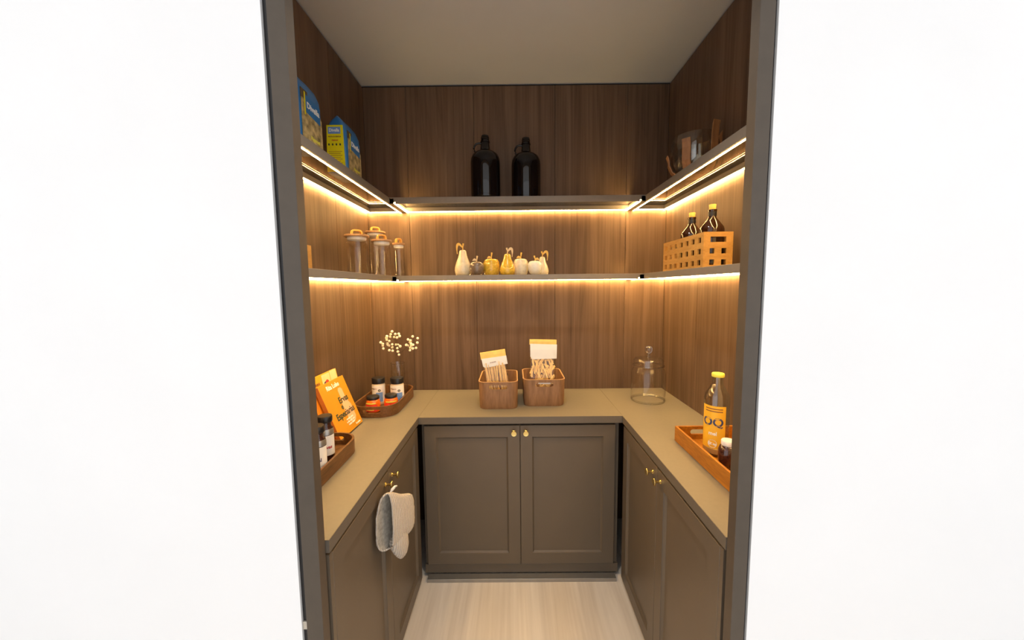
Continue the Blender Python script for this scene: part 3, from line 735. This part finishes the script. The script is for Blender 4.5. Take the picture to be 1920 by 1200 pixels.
# glass bowl with wooden straps
t = thing('glass_bowl', 'clear glass bowl held by curved wooden straps on the upper right shelf', 'bowl', (0.836, -0.570, S1)); t.scale = (1.05, 1.05, 1.0)
prof = [(0, .012), (.055, .012), (.075, .022), (.093, .050), (.100, .090), (.099, .130), (.092, .168), (.088, .180), (.0855, .180), (.0895, .166), (.0965, .130), (.0975, .090), (.0905, .052), (.073, .026), (.055, .017), (0, .017)]
obj('bowl', MB().lathe(prof, 48), 'glass_thick', t, smooth=True)
obj('foot', MB().lathe([(0, 0), (.050, 0), (.052, .010), (.040, .0118), (0, .0118)], 32), 'bowl_strap', t, smooth=True)
for k in range(5):
    a = PI + math.radians(-15 + 62*k if k < 3 else 175 + 70*(k-3))
    top = (.104, .145, .210, .210, .150)[k]
    path = [(.050, .006), (.072, .010), (.092, .026), (.104, .055), (.1055, top*.55), (.106, top*.75), (.109, top-.015), (.114, top)]
    # angle measured so that 0 faces the room side (-x) and grows towards the camera
    pts = [(rr*math.cos(a), rr*math.sin(a), z) for rr, z in path]
    tang = Vector((-math.sin(a), math.cos(a), 0))
    mb = MB(); bm = mb.bm; rows = []
    for i, p in enumerate(pts):
        P = Vector(p); d1 = (Vector(pts[min(i+1, 7)])-Vector(pts[max(i-1, 0)])).normalized(); nn = tang.cross(d1).normalized()
        wv = .017
        rows.append([bm.verts.new(P + tang*sa*wv + nn*sb*.0022) for sa, sb in ((-1, -1), (1, -1), (1, 1), (-1, 1))])
    for p, q in zip(rows, rows[1:]):
        for i in range(4): bm.faces.new([p[i], p[(i+1) % 4], q[(i+1) % 4], q[i]])
    bm.faces.new(rows[0]); bm.faces.new(rows[-1])
    obj('strap', mb, 'bowl_strap', t)

# ================================================================== LOWER SHELF THINGS
def canister(label, x, y, rl, h):
    t = thing('lidded_canister', label, 'jar', (x, y, S2), 0, 'clear canisters with wooden lids')
    r = rl*.84; g = h-.012
    obj('body', MB().lathe([(0, 0), (r*.95, 0), (r, .005), (r, g-.02), (r*1.05, g-.004), (r*1.05, g)], 36), 'glass', t, smooth=True)
    l1 = obj('lid', MB().lathe([(0, g+.0005), (rl*.97, g+.0005), (rl, g+.003), (rl, g+.009), (rl*.96, g+.012), (0, g+.012)], 36), 'lid_wood', t, smooth=True)
    obj('seal', MB().lathe([(0, g-.014), (r*.86, g-.014), (r*.92, g-.010), (r*.92, g+.0003), (0, g+.0003)], 36), 'seal', l1, smooth=True)
    hw = rl*.34
    arc = [(hw*1.2*(abs(math.cos(PI*k/12))**.55)*(1 if k < 6 else -1), 0, g+.0125+(.025)*math.sin(PI*k/12)**.5) for k in range(13)]
    hb = MB().sweep(arc, [(-.0035, -.010), (.0035, -.010), (.0035, .010), (-.0035, .010)], up=Vector((0, 1, 0))).xf(Matrix.Rotation(.75, 4, 'Z'))
    ho = obj('strap_handle', hb, 'strap', l1); return t
canister('clear glass canister with wooden lid, widest one next to the left wall', -0.822, -0.428, .061, .204)
canister('clear glass canister with wooden lid, tallest one in the corner', -0.838, -0.126, .059, .267)
canister('clear glass canister with wooden lid, in front of the tallest one', -0.722, -0.350, .053, .189)
canister('narrow clear glass canister with wooden lid, rightmost of the four', -0.681, -0.190, .036, .190)
t = thing('wooden_box', 'honey coloured wooden box at the doorway end of the lower left shelf', 'box', (-0.862, -1.05, S2))
for sx in (-1, 1): obj('side_panel', MB().box(min(sx*.06, sx*.052), max(sx*.06, sx*.052), -.152, .152, 0, .098, bev=.001), 'honey_wood', t)
for sy in (-1, 1): obj('end_panel', MB().box(-.0515, .0515, min(sy*.152, sy*.144), max(sy*.152, sy*.144), 0, .098), 'honey_wood', t)
obj('base', MB().box(-.0515, .0515, -.1435, .1435, .002, .008), 'honey_wood', t)

# crate with bottles
t = thing('bamboo_crate', 'bamboo lattice crate holding dark bottles on the lower right shelf', 'crate', (0.819, -0.6325, S2))
CW, CL, CH = .120, .395, .145
rails = [(0, .012), (.034, .0575), (.0795, .104), (.126, .145)]
def lattice(length, n, hole):
    mb = MB(); pitch = length/(n+.25)
    for a, b in rails: mb.box(-length/2, length/2, -.0035, .0035, a, b)
    cs = [(-length/2)+pitch*(k+.62) for k in range(n)]
    edges = [-length/2] + sum([[c-hole/2, c+hole/2] for c in cs], []) + [length/2]
    for (a, b), (c, d) in zip(rails, rails[1:]):
        for k in range(0, len(edges), 2): mb.box(edges[k], edges[k+1], -.0035, .0035, b, c)
    return mb
for sx in (-1, 1):
    o = obj('side_panel', lattice(CL, 7, .025), 'bamboo', t); o.rotation_euler = (0, 0, PI/2); o.location = (sx*(CW/2-.0035), 0, 0)
for sy in (-1, 1):
    mb = MB(); hw = CW/2-.0072
    mb.box(-hw, hw, -.0035, .0035, *rails[0])
    for rl_ in rails[1:]: mb.box(-hw, hw, -.0035, .0035, *rl_)
    for (a, b), (c, d) in zip(rails, rails[1:]):
        es = (-hw, -.034, -.014, .014, .034, hw) if c < .12 else (-hw, -.032, .032, hw)
        for k in range(0, len(es), 2): mb.box(es[k], es[k+1], -.0035, .0035, b, c)
    o = obj('end_panel', mb, 'bamboo', t); o.location = (0, sy*(CL/2-.0035), 0)
obj('base', MB().box(-CW/2+.0072, CW/2-.0072, -CL/2+.0072, CL/2-.0072, .001, .006), 'bamboo', t)
def amber_bottle(label, x, y):
    t = thing('amber_bottle', label, 'bottle', (x, y, S2+.0064), 0, 'dark corked bottles in the crate'); t.scale = (1, 1, .925)
    r = .0475
    obj('body', MB().lathe([(0, 0), (r*.92, 0), (r, .006), (r, .166), (r*.94, .178), (r*.55, .206), (r*.36, .218), (.015, .226), (.0145, .246), (.0175, .247), (.0175, .256), (.012, .257), (0, .257)], 40), 'amber', t, smooth=True)
    obj('collar', MB().lathe([(.0147, .228), (.0165, .228), (.0165, .246), (.0147, .246), (.0147, .228)], 24), 'black', t, smooth=True, label='black neck band')
    obj('cork', MB().lathe([(0, .2575), (.0125, .2575), (.0140, .278), (.0130, .2795), (0, .2795)], 24), 'cork', t, smooth=True)
amber_bottle('dark corked bottle in the crate, closer to the doorway', 0.821, -0.773)
amber_bottle('dark corked bottle in the crate, closer to the back wall', 0.819, -0.603)

# ceramic fruit
def PX(px, y): return (px-967.1)*.003207*(2.328+y)/2.198
def fruit(kind, name, label, cat, px, y, w_, h, st, mat, stem, leaf, lobes=0):
    t = thing(name, label, cat, (PX(px, y), y, S2), 0, 'ceramic fruit on the lower shelf')
    r = w_/2
    if kind == 'pear':
        prof = [(0, 0), (r*.72, 0), (r*.92, h*.07), (r, h*.20), (r*.97, h*.33), (r*.80, h*.52), (r*.58, h*.70), (r*.47, h*.84), (r*.42, h*.94), (r*.30, h*.99), (0, h)]
    elif kind == 'apple':
        prof = [(0, 0), (r*.45, 0), (r*.70, h*.10), (r*.92, h*.35), (r, h*.60), (r*.95, h*.80), (r*.75, h*.95), (r*.45, h), (r*.15, h*.94), (0, h*.90)]
    else:
        prof = [(0, 0), (r*.75, 0), (r*.90, h*.10), (r*.99, h*.35), (r, h*.62), (r*.95, h*.82), (r*.78, h*.96), (r*.50, h), (r*.18, h*.95), (0, h*.92)]
    mb = MB().lathe(prof, 48)
    if lobes:
        for v in mb.bm.verts:
            a = math.atan2(v.co.y, v.co.x); f = 1 - .035*(1-abs(math.cos(lobes*a/2)))
            v.co.x *= f; v.co.y *= f
    obj('body', mb, mat, t, smooth='all')
    z0 = h*.93 if kind != 'pear' else h*.985
    sgn = 1 if leaf > 0 else -1
    top = h+st
    obj('stem', MB().tube([(0, 0, z0), (.001, 0, (z0+top)/2), (.003*-sgn, 0, top-.007), (.004*-sgn, 0, top)], lambda q: .0026 if q < .55 else .0046, 8), stem, t, smooth=True)
    if abs(leaf) > 1:    # long curved leaf drooping from the stem
        L = abs(leaf)-1
        pts = [(sgn*(.002+L*.6*math.sin(q*PI*.62)), 0, (z0+st*.45) + L*.5*math.sin(q*PI) - L*.7*q*q) for q in [k/10 for k in range(11)]]
        obj('leaf', MB().sweep(pts, lambda q: [(-(.0015+.006*math.sin(PI*min(.98, q+.08))), -.0014), (.0015+.006*math.sin(PI*min(.98, q+.08)), -.0014), (.0015+.006*math.sin(PI*min(.98, q+.08)), .0014), (-(.0015+.006*math.sin(PI*min(.98, q+.08))), .0014)], up=Vector((0, 1, 0))), stem, t)
    else:
        pts = [(sgn*(.002+.022*q), -.003*q, z0+.012+.007*math.sin(q*PI)-.002*q) for q in [k/6 for k in range(7)]]
        obj('leaf', MB().sweep(pts, lambda q: [(-(.001+.006*math.sin(PI*min(.97, q+.05))), -.001), (.001+.006*math.sin(PI*min(.97, q+.05)), -.001), (.001+.006*math.sin(PI*min(.97, q+.05)), .001), (-(.001+.006*math.sin(PI*min(.97, q+.05))), .001)], up=Vector((0, 1, 0))), stem, t)
    return t
fruit('pear', 'ceramic_pear', 'tall cream ceramic pear at the left end of the fruit row', 'ornament', 868.5, -.140, .100, .153, .038, 'cream', 'gold_stem', -1.055)
fruit('apple', 'ceramic_apple', 'small taupe ceramic apple next to the tall cream pear', 'ornament', 894, -.203, .086, .078, .034, 'taupe_glaze', 'pale_stem', -.5)
fruit('pumpkin', 'ceramic_pumpkin', 'yellow ceramic pumpkin left of the yellow pear', 'ornament', 921.5, -.150, .098, .097, .038, 'yellow_glaze', 'gold_stem', -.5, 8)
fruit('pear', 'ceramic_pear', 'yellow ceramic pear in the middle of the fruit row', 'ornament', 951.5, -.203, .090, .122, .034, 'yellow_glaze', 'pale_stem', 1.045)
fruit('pumpkin', 'ceramic_pumpkin', 'cream ceramic pumpkin right of the yellow pear', 'ornament', 976.5, -.145, .088, .097, .037, 'cream', 'gold_stem', -.5, 8)
fruit('apple', 'ceramic_apple', 'white ceramic apple in front of the small cream pear', 'ornament', 1003, -.198, .086, .080, .030, 'white_glaze', 'gold_stem', .5)
fruit('pear', 'ceramic_pear', 'small cream ceramic pear at the right end of the fruit row', 'ornament', 1017, -.095, .078, .112, .032, 'cream', 'gold_stem', 1.05)

# ================================================================== OVEN MITT hanging on the left cabinet's knob
t = thing('oven_mitt', 'beige quilted oven mitt hanging from a brass knob of the left cabinet', 'oven mitt', (-0.4785, -1.078, 0.014))
t.rotation_euler = (0, 0, math.radians(70))
secs = [(0.000, .815, .600, .022), (.020, .808, .592, .023), (.045, .790, .588, .023), (.072, .770, .596, .021), (.100, .756, .588, .019), (.122, .745, .588, .016), (.138, .732, .596, .011), (.147, .712, .612, .005), (.149, .690, .635, .002)]
rings = []; inner = []
for i, (u, zt, zb, th) in enumerate(secs):
    ring = []; rin = []
    for k in range(32):
        a = 2*PI*k/32
        cy, cz = math.cos(a), math.sin(a)
        sy = th*(abs(cy)**.75)*(1 if cy > 0 else -1); sz = (zt-zb)/2*(abs(cz)**.8)*(1 if cz > 0 else -1)
        off = 0.0
        if i < 2 and cy > 0: off = -(.042 if i == 0 else .018)*abs(cy)**.7*(1.0-.35*cz)
        wob = .0015*math.sin(9*a+i*1.3)
        ring.append((u+off, sy+wob, (zt+zb)/2+sz))
        rin.append((u+off, sy*.80, (zt+zb)/2+sz*.95))
    rings.append(ring); inner.append(rin)
obj('hand', MB().loft(rings, cap0=False, cap1=True), 'knit', t, smooth='all')
obj('lining', MB().loft(inner[:5], cap0=False, cap1=True), 'lining', t, smooth='all', label='grey lining')
obj('hem', MB().tube([(Vector(rings[0][k])+Vector(inner[0][k]))/2 for k in range(32)], .0035, 6, closed=True), 'knit', t, smooth='all')
th_ = []
for u, z, ra, rb in ((.036, .628, .018, .038), (.050, .602, .020, .044), (.062, .576, .019, .043), (.072, .549, .017, .036), (.077, .527, .012, .024), (.079, .516, .003, .008)):
    d = Vector((.40, 0, -.9)).normalized(); nrm = Vector((-d.z, 0, d.x))
    th_.append([tuple(Vector((u, 0, z)) + nrm*rb*math.cos(2*PI*k/18) + Vector((0, 1, 0))*ra*math.sin(2*PI*k/18)) for k in range(18)])
obj('thumb', MB().loft(th_), 'knit', t, smooth='all')
obj('loop', MB().tube([(.012, -.002, .806), (.018, -.004, .820), (.030, -.010, .826), (.036, -.012, .824), (.034, -.002, .814), (.022, .002, .806)], .0030, 6), 'label_white', t, smooth='all', label='white hanging loop')
